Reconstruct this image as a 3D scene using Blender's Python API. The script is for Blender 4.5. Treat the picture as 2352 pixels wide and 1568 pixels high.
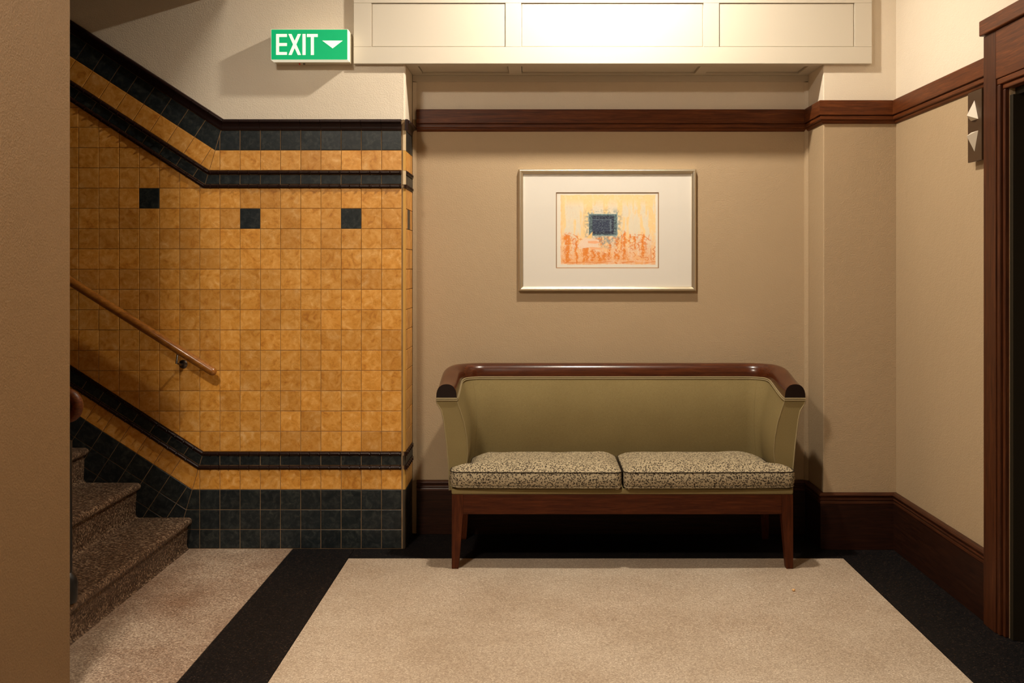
import bpy, bmesh, math, random
import numpy as np
from mathutils import Vector, Matrix
random.seed(7); rng = np.random.default_rng(7)
for o in list(bpy.data.objects): bpy.data.objects.remove(o, do_unlink=True)
S = bpy.context.scene
COL = S.collection
# ------------------------------------------------------------------ camera, world, exposure
F = 2287.0                      # focal length in pixels of the 2352 px wide frame (35 mm lens)
VX, VY = 1235.0, 612.0          # vanishing point of the receding lines
S0 = 0.00216                    # metres per pixel on the tiled wall plane (y = 0)
D0 = F * S0                     # camera distance to that plane
EYE = 1.40
cd = bpy.data.cameras.new('camera'); cam = bpy.data.objects.new('camera', cd); COL.objects.link(cam)
cd.sensor_width = 36; cd.lens = 35.0; cd.sensor_fit = 'HORIZONTAL'
cd.shift_x = -(VX - 1176) / 2352; cd.shift_y = -(784 - VY) / 2352
cam.location = (0, -D0, EYE); cam.rotation_euler = (math.pi / 2, 0, 0)
S.camera = cam
w = bpy.data.worlds.new('world'); S.world = w; w.use_nodes = True
w.node_tree.nodes['Background'].inputs[0].default_value = (1.0, .75, .5, 1)
w.node_tree.nodes['Background'].inputs[1].default_value = 0.0
S.view_settings.view_transform = 'Standard'; S.view_settings.look = 'None'
S.view_settings.gamma = 1; S.view_settings.use_curve_mapping = False
S.view_settings.exposure = 0.0
LAMP = (0.33, -0.71, 3.33); LAMP_R = 0.062; LAMP_L = 2000.0
LAMP_COL = (1.0, 0.895, 0.73)
HALL_LAMP = (-1.29, -3.45, 3.33); HALL_R = 0.215; HALL_L = 330.0
CEIL = 3.33
NICHE = 0.2865                   # depth of the niche
XL, XP, XR = -0.667, 1.417, 1.778   # niche left corner, pillar corner, right wall
XW = -1.525                      # wall on the left

def sc(y): return S0 * (1 + y / D0)
def PX(px, y=0): return (px - VX) * sc(y)
def PZ(py, y=0): return EYE - (py - VY) * sc(y)

# ------------------------------------------------------------------ materials
def srgb(r, g, b):
    f = lambda c: (c / 255) / 12.92 if c / 255 <= .04045 else ((c / 255 + .055) / 1.055) ** 2.4
    return (f(r), f(g), f(b), 1)
class NT:
    def __init__(s, name):
        s.m = bpy.data.materials.new(name); s.m.use_nodes = True
        s.t = s.m.node_tree; s.b = s.t.nodes['Principled BSDF']; s.out = s.t.nodes['Material Output']
    def n(s, typ, **kw):
        nd = s.t.nodes.new(typ)
        for k, v in kw.items():
            if k.startswith('i_'):
                key = k[2:]; key = int(key) if key.isdigit() else key.replace('_', ' ')
                if isinstance(v, bpy.types.NodeSocket): s.t.links.new(v, nd.inputs[key])
                else: nd.inputs[key].default_value = v
            else: setattr(nd, k, v)
        return nd
    def set(s, **kw):
        for k, v in kw.items():
            key = k.replace('_', ' ')
            if isinstance(v, bpy.types.NodeSocket): s.t.links.new(v, s.b.inputs[key])
            else: s.b.inputs[key].default_value = v
        return s.m
    def ramp(s, fac, stops, interp='LINEAR'):
        r = s.n('ShaderNodeValToRGB'); r.color_ramp.interpolation = interp
        e = r.color_ramp.elements
        while len(e) < len(stops): e.new(0.5)
        for el, (p, c) in zip(e, stops): el.position = p; el.color = c
        s.t.links.new(fac, r.inputs[0]); return r.outputs[0]
    def mix(s, fac, a, b, mode='MIX'):
        m = s.n('ShaderNodeMix', data_type='RGBA', blend_type=mode)
        for i, v in ((0, fac), (6, a), (7, b)):
            if isinstance(v, bpy.types.NodeSocket): s.t.links.new(v, m.inputs[i])
            else: m.inputs[i].default_value = v
        return m.outputs[2]
    def math(s, op, a, b=0.0):
        m = s.n('ShaderNodeMath', operation=op)
        for i, v in ((0, a), (1, b)):
            if isinstance(v, bpy.types.NodeSocket): s.t.links.new(v, m.inputs[i])
            else: m.inputs[i].default_value = v
        return m.outputs[0]
    def coords(s, which='Object', scale=(1, 1, 1)):
        if which == 'Position': src = s.n('ShaderNodeNewGeometry').outputs['Position']
        else: src = s.n('ShaderNodeTexCoord').outputs[which]
        if scale == (1, 1, 1): return src
        return s.n('ShaderNodeMapping', i_0=src, i_3=scale).outputs[0]
    def noise(s, vec, scale, detail=4, rough=.5, w=None, dist=0):
        nd = s.n('ShaderNodeTexNoise', i_Vector=vec, i_Scale=scale, i_Detail=detail, i_Roughness=rough, i_Distortion=dist)
        if w is not None:
            nd.noise_dimensions = '4D'; s.t.links.new(w, nd.inputs['W'])
        return nd.outputs[0]
    def vor(s, vec, scale, out='Color', feature='F1', w=None, rnd=1.0):
        nd = s.n('ShaderNodeTexVoronoi', feature=feature)
        if w is not None: nd.voronoi_dimensions = '4D'; s.t.links.new(w, nd.inputs['W'])
        s.t.links.new(vec, nd.inputs['Vector']); nd.inputs['Scale'].default_value = scale
        nd.inputs['Randomness'].default_value = rnd
        return nd.outputs[out]
    def bump(s, h, strength=.3, dist=.002):
        b = s.n('ShaderNodeBump', i_Strength=strength, i_Distance=dist, i_Height=h)
        s.t.links.new(b.outputs[0], s.b.inputs['Normal'])

def mat_plain(name, col, rough=.5, metal=0, spec=.5, bump=None):
    t = NT(name); t.set(Base_Color=col, Roughness=rough, Metallic=metal, Specular_IOR_Level=spec)
    if bump: t.bump(t.noise(t.coords('Object'), bump[0]), bump[1], .001)
    return t.m
CREAM = (0.75, 0.66, 0.54, 1); TAN = (0.41, 0.30, 0.185, 1)
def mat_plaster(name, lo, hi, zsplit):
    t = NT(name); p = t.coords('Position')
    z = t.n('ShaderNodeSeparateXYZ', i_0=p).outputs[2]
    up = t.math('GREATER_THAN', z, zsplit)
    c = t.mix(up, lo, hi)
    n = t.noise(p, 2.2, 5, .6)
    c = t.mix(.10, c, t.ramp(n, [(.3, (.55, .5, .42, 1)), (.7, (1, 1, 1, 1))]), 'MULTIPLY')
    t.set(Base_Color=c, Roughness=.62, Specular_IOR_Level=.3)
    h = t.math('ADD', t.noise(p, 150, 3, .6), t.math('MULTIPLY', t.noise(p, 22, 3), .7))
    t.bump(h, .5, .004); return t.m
M = {}
M['plaster'] = mat_plaster('painted_plaster', TAN, CREAM, 2.17)
M['cream'] = mat_plain('cream_paint', (0.60, 0.545, 0.455, 1), .45, bump=(120, .08))
M['cream_plaster'] = mat_plaster('cream_plaster', CREAM, CREAM, 0)
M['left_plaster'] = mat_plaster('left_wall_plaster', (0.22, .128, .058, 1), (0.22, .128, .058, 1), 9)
M['ceiling'] = mat_plain('ceiling_paint', (0.50, 0.42, 0.31, 1), .8)
def mat_tile(name, stops, rough, vein, scale=26, spec=.45):
    t = NT(name); v = t.coords('Object'); r = t.n('ShaderNodeObjectInfo').outputs['Random']
    w_ = t.math('MULTIPLY', r, 80.0)
    a = t.noise(v, scale, 6, .62, w_, .9)
    base = t.ramp(a, stops)
    b = t.noise(v, scale * 1.9, 5, .7, w_, 2.6)
    line = t.ramp(t.math('ABSOLUTE', t.math('SUBTRACT', b, .5)), [(0.0, (1, 1, 1, 1)), (.035, (0, 0, 0, 1))])
    blot = t.ramp(t.noise(v, 17, 3, .5, w_), [(.45, (0, 0, 0, 1)), (.62, (1, 1, 1, 1))])
    f = t.math('MULTIPLY', t.math('MULTIPLY', line, blot), .75)
    base = t.mix(f, base, vein)
    tint = t.ramp(r, [(0, (.84, .79, .74, 1)), (.5, (.98, .96, .94, 1)), (1, (1.08, 1.02, .90, 1))])
    base = t.mix(1.0, base, tint, 'MULTIPLY')
    t.set(Base_Color=base, Roughness=rough, Specular_IOR_Level=spec)
    t.bump(t.math('ADD', a, t.math('MULTIPLY', b, .5)), .12, .002); return t.m
M['orange_tile'] = mat_tile('ochre_glazed_tile', [(.30, (.44, .165, .022, 1)), (.44, (.62, .285, .046, 1)), (.58, (.70, .36, .09, 1)), (.72, (.80, .48, .19, 1))], .38, (.40, .16, .012, 1))
M['navy_tile'] = mat_tile('navy_glazed_tile', [(.32, (.006, .010, .013, 1)), (.5, (.015, .020, .023, 1)), (.68, (.042, .048, .047, 1))], .36, (.006, .008, .012, 1), 34, .28)
M['bead'] = mat_plain('brown_bead_glaze', (.016, .006, .004, 1), .3, spec=.22)
M['cap'] = mat_plain('dark_cap_glaze', (.016, .0068, .006, 1), .34, spec=.25)
t = NT('grout'); p = t.coords('Position')
M['grout'] = t.set(Base_Color=t.ramp(t.noise(p, 9, 4), [(.3, (.15, .09, .042, 1)), (.7, (.34, .22, .115, 1))]), Roughness=.9)
M['corner_ochre'] = mat_plain('corner_ochre', (.50, .27, .06, 1), .45, bump=(90, .3))
M['corner_cream'] = mat_plain('corner_cream', (.52, .40, .25, 1), .6, bump=(90, .4))
M['corner_dark'] = mat_plain('corner_dark', (.045, .032, .02, 1), .5, bump=(90, .3))
def mat_wood(name, c0, c1, c2, rough, scl=(2.5, 30, 30), spec=.5, coat=0):
    t = NT(name); v = t.coords('Object', scl)
    a = t.noise(v, 2.2, 6, .65, dist=.6); b = t.noise(v, 9, 3, .7)
    f = t.math('ADD', t.math('MULTIPLY', a, .75), t.math('MULTIPLY', b, .25))
    t.set(Base_Color=t.ramp(f, [(.32, c0), (.52, c1), (.7, c2)]), Roughness=rough, Specular_IOR_Level=spec, Coat_Weight=coat, Coat_Roughness=.12)
    t.bump(b, .04, .001); return t.m
MAH = ((.045, .011, .003, 1), (.105, .028, .007, 1), (.18, .052, .012, 1))
M['mah_x'] = mat_wood('mahogany_along_x', *MAH, .42, (2.5, 30, 45), .22)
M['mah_y'] = mat_wood('mahogany_along_y', *MAH, .42, (30, 2.5, 45), .22)
M['mah_z_shade'] = mat_wood('mahogany_upright_shaded', (.026, .007, .0025, 1), (.058, .0155, .0045, 1), (.10, .029, .008, 1), .48, (40, 40, 2.2), .22)  # darker mahogany copy: shade on the door frame uprights put in the colour
BAS = ((.010, .0032, .0018, 1), (.022, .0065, .003, 1), (.038, .012, .0045, 1))
M['base_x'] = mat_wood('baseboard_wood_x', *BAS, .5, (2.5, 30, 45), .2)
M['base_y'] = mat_wood('baseboard_wood_y', *BAS, .5, (30, 2.5, 45), .2)
BAS_LIT = ((.022, .0065, .003, 1), (.05, .014, .005, 1), (.085, .025, .008, 1))  # baseboard wood lightened: light on its top moulding is put in the colour
M['bead_x'] = mat_wood('baseboard_wood_lit_x', *BAS_LIT, .42, (2.5, 30, 45), .25)
M['bead_y'] = mat_wood('baseboard_wood_lit_y', *BAS_LIT, .42, (30, 2.5, 45), .25)
SOF = ((.030, .0065, .002, 1), (.065, .015, .0042, 1), (.105, .027, .007, 1))
M['sofa_wood'] = mat_wood('polished_sofa_wood', *SOF, .26, (3, 22, 40), .4, .25)
M['sofa_leg'] = mat_wood('sofa_leg_wood', *SOF, .5, (35, 35, 3), .15); M['apron'] = mat_wood('sofa_apron_wood', *SOF, .5, (3, 22, 40), .15)
M['shaded_end_grain'] = mat_plain('stained_shaded_end_grain', (.010, .004, .003, 1), .4, spec=.3)  # stain of the end grain plus shade on the arm fronts, in one colour
M['rail_wood'] = mat_wood('honey_handrail_wood', (.16, .05, .008, 1), (.28, .10, .014, 1), (.42, .17, .03, 1), .3, (9, 30, 30), .5, .3)
t = NT('olive_upholstery'); v = t.coords('Object')
n1 = t.noise(v, 500, 2); n2 = t.noise(v, 6, 4)
c = t.mix(.35, (.215, .160, .066, 1), t.ramp(n1, [(.3, (.12, .09, .04, 1)), (.7, (.34, .27, .13, 1))]))
t.set(Base_Color=t.mix(.2, c, t.ramp(n2, [(.3, (.6, .55, .5, 1)), (.7, (1, 1, 1, 1))]), 'MULTIPLY'), Roughness=.85, Specular_IOR_Level=.12)
t.bump(n1, .15, .0006); M['olive'] = t.m
t = NT('speckled_cushion_fabric'); v = t.coords('Position')
wv = t.n('ShaderNodeVectorMath', operation='ADD')
t.t.links.new(v, wv.inputs[0])
nv = t.n('ShaderNodeTexNoise', i_Vector=v, i_Scale=110.0); sv = t.n('ShaderNodeVectorMath', operation='SCALE'); t.t.links.new(nv.outputs['Color'], sv.inputs[0]); sv.inputs['Scale'].default_value = .006
t.t.links.new(sv.outputs[0], wv.inputs[1])
d = t.vor(wv.outputs[0], 125, 'Distance'); hole = t.noise(v, 175, 2)
ring = t.ramp(d, [(.0, (.25, .25, .25, 1)), (.16, (.5, .5, .5, 1)), (.26, (1, 1, 1, 1)), (.44, (1, 1, 1, 1)), (.5, (0, 0, 0, 1))])
brk = t.ramp(hole, [(.36, (0, 0, 0, 1)), (.46, (1, 1, 1, 1))])
f = t.math('MULTIPLY', ring, brk)
c = t.mix(f, (.385, .315, .205, 1), (.022, .015, .012, 1))
t.set(Base_Color=c, Roughness=.9, Specular_IOR_Level=.1); t.bump(t.noise(v, 600, 2), .1, .0005); M['leopard'] = t.m
M['piping_dark'] = mat_plain('dark_piping', (.018, .012, .008, 1), .9, spec=.1)
M['piping'] = mat_plain('olive_piping', (.26, .20, .10, 1), .7)
def mat_terrazzo(name, stops, scale, dirt, rough=.42, dirtfac=.35, spec=.3):
    t = NT(name); v = t.coords('Position')
    vc = t.n('ShaderNodeSeparateColor', i_0=t.vor(v, scale)).outputs[0]
    c = t.ramp(vc, stops)
    n = t.ramp(t.noise(v, 1.6, 6, .62), [(.36, dirt), (.62, (1, 1, 1, 1))])
    c = t.mix(dirtfac, c, n, 'MULTIPLY')
    sp = t.ramp(t.noise(v, 75, 2), [(.74, (1, 1, 1, 1)), (.78, dirt)])
    c = t.mix(.5, c, sp, 'MULTIPLY')
    t.set(Base_Color=c, Roughness=rough, Specular_IOR_Level=spec); t.bump(vc, .06, .001); return t.m
M['terr_main'] = mat_terrazzo('beige_terrazzo', [(.0, (.34, .26, .19, 1)), (.5, (.47, .375, .285, 1)), (.9, (.56, .46, .355, 1)), (1, (.68, .6, .48, 1))], 230, (.5, .38, .27, 1))
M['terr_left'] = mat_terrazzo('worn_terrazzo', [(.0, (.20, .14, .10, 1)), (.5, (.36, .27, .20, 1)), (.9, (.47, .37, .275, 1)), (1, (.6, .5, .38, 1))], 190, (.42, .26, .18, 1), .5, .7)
M['terr_black'] = mat_terrazzo('black_terrazzo', [(.0, (.004, .004, .0045, 1)), (.7, (.009, .008, .0085, 1)), (.93, (.017, .013, .012, 1)), (1, (.05, .034, .026, 1))], 230, (.6, .5, .45, 1), .55, .35, .08)
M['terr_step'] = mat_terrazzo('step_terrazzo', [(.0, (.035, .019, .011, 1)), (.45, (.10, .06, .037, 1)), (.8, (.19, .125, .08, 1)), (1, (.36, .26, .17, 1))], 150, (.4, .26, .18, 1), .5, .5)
M['frame_metal'] = mat_plain('champagne_frame', (.66, .58, .44, 1), .3, .85)
M['mat_board'] = mat_plain('mat_board', (.74, .70, .64, 1), .9)
M['mat_core'] = mat_plain('mat_core_bevel', (.32, .19, .10, 1), .9)
M['paper'] = mat_plain('print_paper', (.80, .76, .68, 1), .9)
M['black'] = mat_plain('black_metal', (.006, .006, .007, 1), .4)
M['door'] = mat_plain('lift_door_dark', (.003, .0035, .004, 1), .6, 0, .15)
M['jamb'] = mat_plain('lift_jamb_metal', (.022, .017, .010, 1), .5, .2, .2)
M['chrome'] = mat_plain('bracket_metal', (.13, .11, .095, 1), .3, 1)
M['plate'] = mat_plain('bronze_plate', (.075, .040, .020, 1), .4, .4)
M['arrow_white'] = mat_plain('lantern_white', (.70, .63, .52, 1), .4)
M['white_box'] = mat_plain('sign_housing', (.68, .62, .48, 1), .4)
M['red_led'] = mat_plain('red_indicator', (.7, .03, .01, 1), .3)
M['crumb'] = mat_plain('crumb', (.75, .45, .2, 1), .7)
def mat_emit(name, col, st):
    t = NT(name); t.set(Base_Color=(*col, 1), Roughness=.4, Emission_Color=(*col, 1), Emission_Strength=st, Specular_IOR_Level=.1); return t.m
M['sign_green'] = mat_emit('backlit_green', (.0, .36, .13), .62)
M['sign_white'] = mat_emit('backlit_white', (.85, .85, .72), .72)
M['sign_side'] = mat_emit('backlit_diffuser', (.85, .80, .62), .62)
t = NT('opal_lamp_glass'); t.set(Base_Color=(1, 1, 1, 1), Emission_Color=(*LAMP_COL, 1), Emission_Strength=LAMP_L); M['bulb'] = t.m
t = NT('opal_hall_glass'); t.set(Base_Color=(1, 1, 1, 1), Emission_Color=(*LAMP_COL, 1), Emission_Strength=HALL_L); M['bulb2'] = t.m
t = NT('picture_glass')
tr = t.n('ShaderNodeBsdfTransparent'); gl = t.n('ShaderNodeBsdfGlossy', i_Roughness=.03); lw = t.n('ShaderNodeLayerWeight', i_0=.5); fr = t.math('ADD', t.math('MULTIPLY', t.math('POWER', lw.outputs['Facing'], 5.0), .6), .035)
mx = t.n('ShaderNodeMixShader'); t.t.links.new(fr, mx.inputs[0]); t.t.links.new(tr.outputs[0], mx.inputs[1]); t.t.links.new(gl.outputs[0], mx.inputs[2])
t.t.links.new(mx.outputs[0], t.out.inputs[0]); M['glass'] = t.m
t = NT('abstract_print'); at = t.n('ShaderNodeVertexColor', layer_name='print')
t.set(Base_Color=at.outputs[0], Roughness=.9); M['print'] = t.m

# ------------------------------------------------------------------ mesh helpers
def link(name, me, m=None, parent=None, loc=(0, 0, 0), rot=(0, 0, 0)):
    o = bpy.data.objects.new(name, me); COL.objects.link(o)
    if m is not None and me is not None and not me.materials: me.materials.append(M[m])
    o.location = loc; o.rotation_euler = rot
    if parent is not None: o.parent = parent
    return o
def mesh(name, verts, faces, smooth=False, angle=None):
    me = bpy.data.meshes.new(name); me.from_pydata([tuple(v) for v in verts], [], faces); me.update()
    bm = bmesh.new(); bm.from_mesh(me); bmesh.ops.recalc_face_normals(bm, faces=bm.faces)
    if angle is not None:
        for f in bm.faces: f.smooth = True
        for e in bm.edges:
            if len(e.link_faces) == 2 and e.calc_face_angle(0) > math.radians(angle): e.smooth = False
    elif smooth:
        for f in bm.faces: f.smooth = True
    bm.to_mesh(me); bm.free(); return me
def box_mesh(x0, x1, y0, y1, z0, z1, bevel=0, seg=2):
    bm = bmesh.new(); bmesh.ops.create_cube(bm, size=1)
    for v in bm.verts: v.co = Vector(((x0 + x1) / 2 + v.co.x * (x1 - x0), (y0 + y1) / 2 + v.co.y * (y1 - y0), (z0 + z1) / 2 + v.co.z * (z1 - z0)))
    if bevel: bmesh.ops.bevel(bm, geom=list(bm.edges), offset=bevel, segments=seg, affect='EDGES', profile=.5)
    me = bpy.data.meshes.new('box'); bm.to_mesh(me); bm.free()
    return me
def box(name, m, x0, x1, y0, y1, z0, z1, parent=None, bevel=0, seg=2):
    return link(name, box_mesh(x0, x1, y0, y1, z0, z1, bevel, seg), m, parent)
def tag(o, label=None, cat=None, group=None, kind=None):
    if label: o['label'] = label
    if cat: o['category'] = cat
    if group: o['group'] = group
    if kind: o['kind'] = kind
    return o
def empty(name, loc=(0, 0, 0)):
    return link(name, None, loc=loc)
def tube(pts, r, seg=8, closed=False, cap=True):
    pts = [Vector(p) for p in pts]; n = len(pts); V = []; Fc = []
    prev = None
    for i, p in enumerate(pts):
        a = pts[i - 1] if (i or closed) else p; b = pts[(i + 1) % n] if (i < n - 1 or closed) else p
        d = (b - a).normalized()
        if prev is None:
            u = d.orthogonal().normalized()
        else:
            u = (prev - d * prev.dot(d)).normalized()
        prev = u; vv = d.cross(u); rr = r[i] if isinstance(r, (list, tuple)) else r
        for k in range(seg):
            an = 2 * math.pi * k / seg; V.append(p + (u * math.cos(an) + vv * math.sin(an)) * rr)
    for i in range(n if closed else n - 1):
        j = (i + 1) % n
        for k in range(seg): Fc.append((i * seg + k, i * seg + (k + 1) % seg, j * seg + (k + 1) % seg, j * seg + k))
    if cap and not closed: Fc.append(tuple(range(seg))); Fc.append(tuple((n - 1) * seg + k for k in range(seg)))
    return V, Fc
def tube_obj(name, m, pts, r, parent=None, seg=8, closed=False):
    V, Fc = tube(pts, r, seg, closed); return link(name, mesh(name, V, Fc, angle=50), m, parent)
def lathe(name, m, prof, loc, parent=None, axis='Z', seg=24):
    V = []; Fc = []
    for r, z in prof:
        for k in range(seg):
            a = 2 * math.pi * k / seg; V.append((r * math.cos(a), r * math.sin(a), z))
    for i in range(len(prof) - 1):
        for k in range(seg): Fc.append((i * seg + k, i * seg + (k + 1) % seg, (i + 1) * seg + (k + 1) % seg, (i + 1) * seg + k))
    Fc.append(tuple(range(seg))); Fc.append(tuple((len(prof) - 1) * seg + k for k in range(seg)))
    rot = (0, 0, 0) if axis == 'Z' else (math.pi / 2, 0, 0)
    return link(name, mesh(name, V, Fc, angle=40), m, parent, loc, rot)
def clip(poly, nx, ny, c):           # keep nx*x+ny*y >= c
    out = []
    for i, p in enumerate(poly):
        q = poly[(i + 1) % len(poly)]; dp = nx * p[0] + ny * p[1] - c; dq = nx * q[0] + ny * q[1] - c
        if dp >= 0: out.append(p)
        if dp * dq < 0:
            tt = dp / (dp - dq); out.append((p[0] + tt * (q[0] - p[0]), p[1] + tt * (q[1] - p[1])))
    return out
def area(poly): return .5 * sum(a[0] * b[1] - b[0] * a[1] for a, b in zip(poly, poly[1:] + poly[:1]))
def inset(poly, g):
    if area(poly) < 0: poly = poly[::-1]
    out = list(poly)
    for a, b in zip(poly, poly[1:] + poly[:1]):
        dx, dy = b[0] - a[0], b[1] - a[1]; L = math.hypot(dx, dy)
        if L < 1e-7: continue
        nx, ny = -dy / L, dx / L
        out = clip(out, nx, ny, nx * a[0] + ny * a[1] + g)
        if len(out) < 3: return []
    return out
def prism(poly, yf, yb, bev=.0016, drop=.001):
    """slab of a convex polygon in (x, z), face at y = yf, bevelled front edge"""
    fr = inset(poly, bev)
    if area(poly) < 0: poly = poly[::-1]
    if len(fr) != len(poly): fr = None
    V = []; Fc = []; n = len(poly)
    if fr is not None:
        # align start
        k = min(range(n), key=lambda i: (fr[i][0] - poly[0][0]) ** 2 + (fr[i][1] - poly[0][1]) ** 2); fr = fr[k:] + fr[:k]
        V += [(x, yf, z) for x, z in fr] + [(x, yf + drop, z) for x, z in poly] + [(x, yb, z) for x, z in poly]
        Fc.append(tuple(range(n)))
        for r in (0, 1):
            for i in range(n): Fc.append((r * n + i, r * n + (i + 1) % n, (r + 1) * n + (i + 1) % n, (r + 1) * n + i))
    else:
        V += [(x, yf, z) for x, z in poly] + [(x, yb, z) for x, z in poly]
        Fc.append(tuple(range(n)))
        for i in range(n): Fc.append((i, (i + 1) % n, n + (i + 1) % n, n + i))
    return V, Fc

# ------------------------------------------------------------------ lamps of the room
def ceiling_lamp(loc, m, label, R_):
    root = empty('ceiling_light', (loc[0], loc[1], CEIL))
    lathe('trim_ring', 'frame_metal', [(R_ + .001, -.0005), (R_ + .022, -.0005), (R_ + .020, -.005), (R_ + .004, -.008), (R_ + .001, -.007)], (0, 0, 0), root, seg=32)
    prof = [(R_ * math.sin(math.pi / 2 * k / 6) + 1e-4, -.003 - .012 * math.cos(math.pi / 2 * k / 6)) for k in range(7)] + [(R_, -.0008)]
    lathe('lens', m, prof, (0, 0, 0), root, seg=32)
    tag(root, label, 'light'); return root
ceiling_lamp(LAMP, 'bulb', 'small round opal ceiling light in front of the panelled beam', LAMP_R)
ceiling_lamp(HALL_LAMP, 'bulb2', 'large round opal ceiling light further back in the hall', HALL_R)

# ------------------------------------------------------------------ room shell
YB = 0.60; YF = -7.2
def struct(o, label, cat='wall'): return tag(o, label, cat, kind='structure')
wall_back = struct(box('wall_back', 'grout', -4.6, XL + .006, .0026, YB, 0, CEIL), 'wall clad in ochre and navy tiles beside the stairs')
struct(box('wall_niche', 'plaster', XL + .0065, XP - .0005, NICHE, YB, 0, CEIL), 'tan painted wall of the niche behind the sofa')
struct(box('wall_pillar', 'plaster', XP, XR + .2, 0, YB, 0, CEIL, bevel=.006, seg=3), 'narrow tan wall between the niche and the right wall')
DOOR0, DOOR1, DOORZ = -1.19, -2.35, 2.065     # lift opening on the right wall
wr = struct(box('wall_right', 'plaster', XR, XR + .2, DOOR0, -.0005, 0, CEIL), 'tan wall on the right with the lift indicator')
box('wall_over_door', 'plaster', XR, XR + .2, DOOR1, DOOR0 - .0005, DOORZ + .01, CEIL, wr)
box('wall_beyond_door', 'plaster', XR, XR + .2, YF, DOOR1 - .0005, 0, CEIL, wr)
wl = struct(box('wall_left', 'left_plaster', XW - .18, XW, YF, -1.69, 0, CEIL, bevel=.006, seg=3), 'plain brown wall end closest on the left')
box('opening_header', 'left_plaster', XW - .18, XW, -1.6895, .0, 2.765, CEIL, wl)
struct(box('wall_front', 'plaster', -4.6, XR + .2, YF - .2, YF, 0, CEIL), 'tan wall behind the viewer')
struct(box('wall_stairwell', 'base_y', -4.8, -4.6, YF, YB, 0, CEIL), 'far wall of the stairwell')
struct(box('ceiling', 'ceiling', -4.8, XR + .2, YF - .2, YB, CEIL, CEIL + .1), 'cream ceiling over the hall', 'ceiling')

# floor: terrazzo panels and borders
floor = struct(box('floor', 'grout', -4.8, XR + .2, YF - .2, YB, -.2, -.012), 'beige terrazzo floor with black borders', 'floor')
j = .0012
BX0, BX1, BX2, BY = -1.215, -.909, 1.467, -.161
box('main_panel', 'terr_main', BX1 + j, BX2 - j, YF, BY - j, -.012, 0, floor)
box('black_border', 'terr_black', BX0 + j, BX1 - j, YF, .006, -.012, 0, floor)
box('black_border', 'terr_black', BX1 + j, BX2 - j, BY + j, NICHE, -.012, 0, floor)
box('black_border', 'terr_black', BX2 + j, XR + .2, YF, .0, -.012, 0, floor)
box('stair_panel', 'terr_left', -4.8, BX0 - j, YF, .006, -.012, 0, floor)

# ------------------------------------------------------------------ tiled wall
TH = math.radians(33); CT, ST, TB = math.cos(TH), math.sin(TH), math.tan(TH / 2)
XTR = 922.4; PIT = 46.4; LEFT = -20.0
UO = (468.0, 432.0); LO = (467.0, 1037.0)      # bend origins of upper and lower bands, in wall pixels
W2 = lambda p: ((p[0] - VX) * S0, (1260 - p[1]) * S0)
def inc(o, u, v): return (o[0] - CT * u + ST * v, o[1] - ST * u - CT * v)
shared = {}
def add_tile(name, m, poly, gap=.0028, yf=0.0, key=None, jit=.006):
    """poly in wall pixels"""
    P = [W2(p) for p in poly]
    P = inset(P, gap / 2)
    if len(P) < 3 or abs(area(P)) < 1.2e-4: return
    cx = sum(p[0] for p in P) / len(P); cz = sum(p[1] for p in P) / len(P)
    L = [(x - cx, z - cz) for x, z in P]
    if key and key in shared: me = shared[key]
    else:
        V, Fc = prism(L, 0, .0025 - yf); me = mesh(name, V, Fc)
        me.materials.append(M[m])
        if key: shared[key] = me
    o = link(name, me, None, wall_back, (cx, yf + random.uniform(-.0004, .0003), cz), (random.uniform(-jit, jit), 0, random.uniform(-jit, jit)))
    return o
rect = lambda x0, x1, y0, y1: [(x0, y1), (x1, y1), (x1, y0), (x0, y0)]
cols = []; k = 0
while XTR - PIT * k > LEFT: cols.append((max(LEFT, XTR - PIT * (k + 1)), XTR - PIT * k)); k += 1
RP = (1037 - 432) / 13
NAVY_AT = {(7, 1), (2, 1), (12, 0)}             # (column from the corner, row below the band)
for ci, (x0, x1) in enumerate(cols):
    for r in range(-8, 13):
        y0 = 432 + RP * r; y1 = y0 + RP
        full = x1 - x0 > PIT - .1
        poly = rect(x0, x1, y0, y1); n0 = area(poly)
        if r < 0: poly = clip(poly, -ST, CT, -ST * UO[0] + CT * UO[1])
        else: poly = clip(poly, ST, -CT, ST * LO[0] - CT * LO[1])
        if len(poly) < 3: continue
        whole = full and abs(abs(area(poly)) - abs(n0)) < .01
        navy = (ci, r) in NAVY_AT
        add_tile('navy_tile' if navy else 'ochre_tile', 'navy_tile' if navy else 'orange_tile', poly, .0022,
                 key=('f', navy) if whole else None)
def strip_rows(o, rows, uoff, ymax=None):
    """rows: (name, material, v0, v1, gap)"""
    for name, m, v0, v1, gap in rows:
        for ci, (x0, x1) in enumerate(cols):
            poly = rect(x0, x1, o[1] - v1, o[1] - v0); n0 = area(poly)
            poly = clip(poly, 1, TB, o[0] + TB * o[1])           # right of the bend line
            if len(poly) < 3: continue
            whole = abs(abs(area(poly)) - abs(n0)) < .01
            add_tile(name, m, poly, gap, key=(name, m, v0) if whole else None)
        u = uoff - 2 * PIT
        while u < 700:
            q = [(u, v0), (u + PIT, v0), (u + PIT, v1), (u, v1)]; u += PIT
            q = clip(q, 1, -TB, 0)
            if len(q) < 3: continue
            if abs(area(q)) < .16 * PIT * (v1 - v0):         # too thin a sliver at the bend: the next tile reaches the mitre
                q = clip([(u - PIT, v0), (u + PIT, v0), (u + PIT, v1), (u - PIT, v1)], 1, -TB, 0); u += PIT
            poly = [inc(o, *p) for p in q]
            poly = clip(poly, 1, 0, LEFT)
            if ymax and len(poly) > 2: poly = clip(poly, 0, -1, -ymax)
            if len(poly) < 3: continue
            add_tile(name, m, poly, gap)
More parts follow.
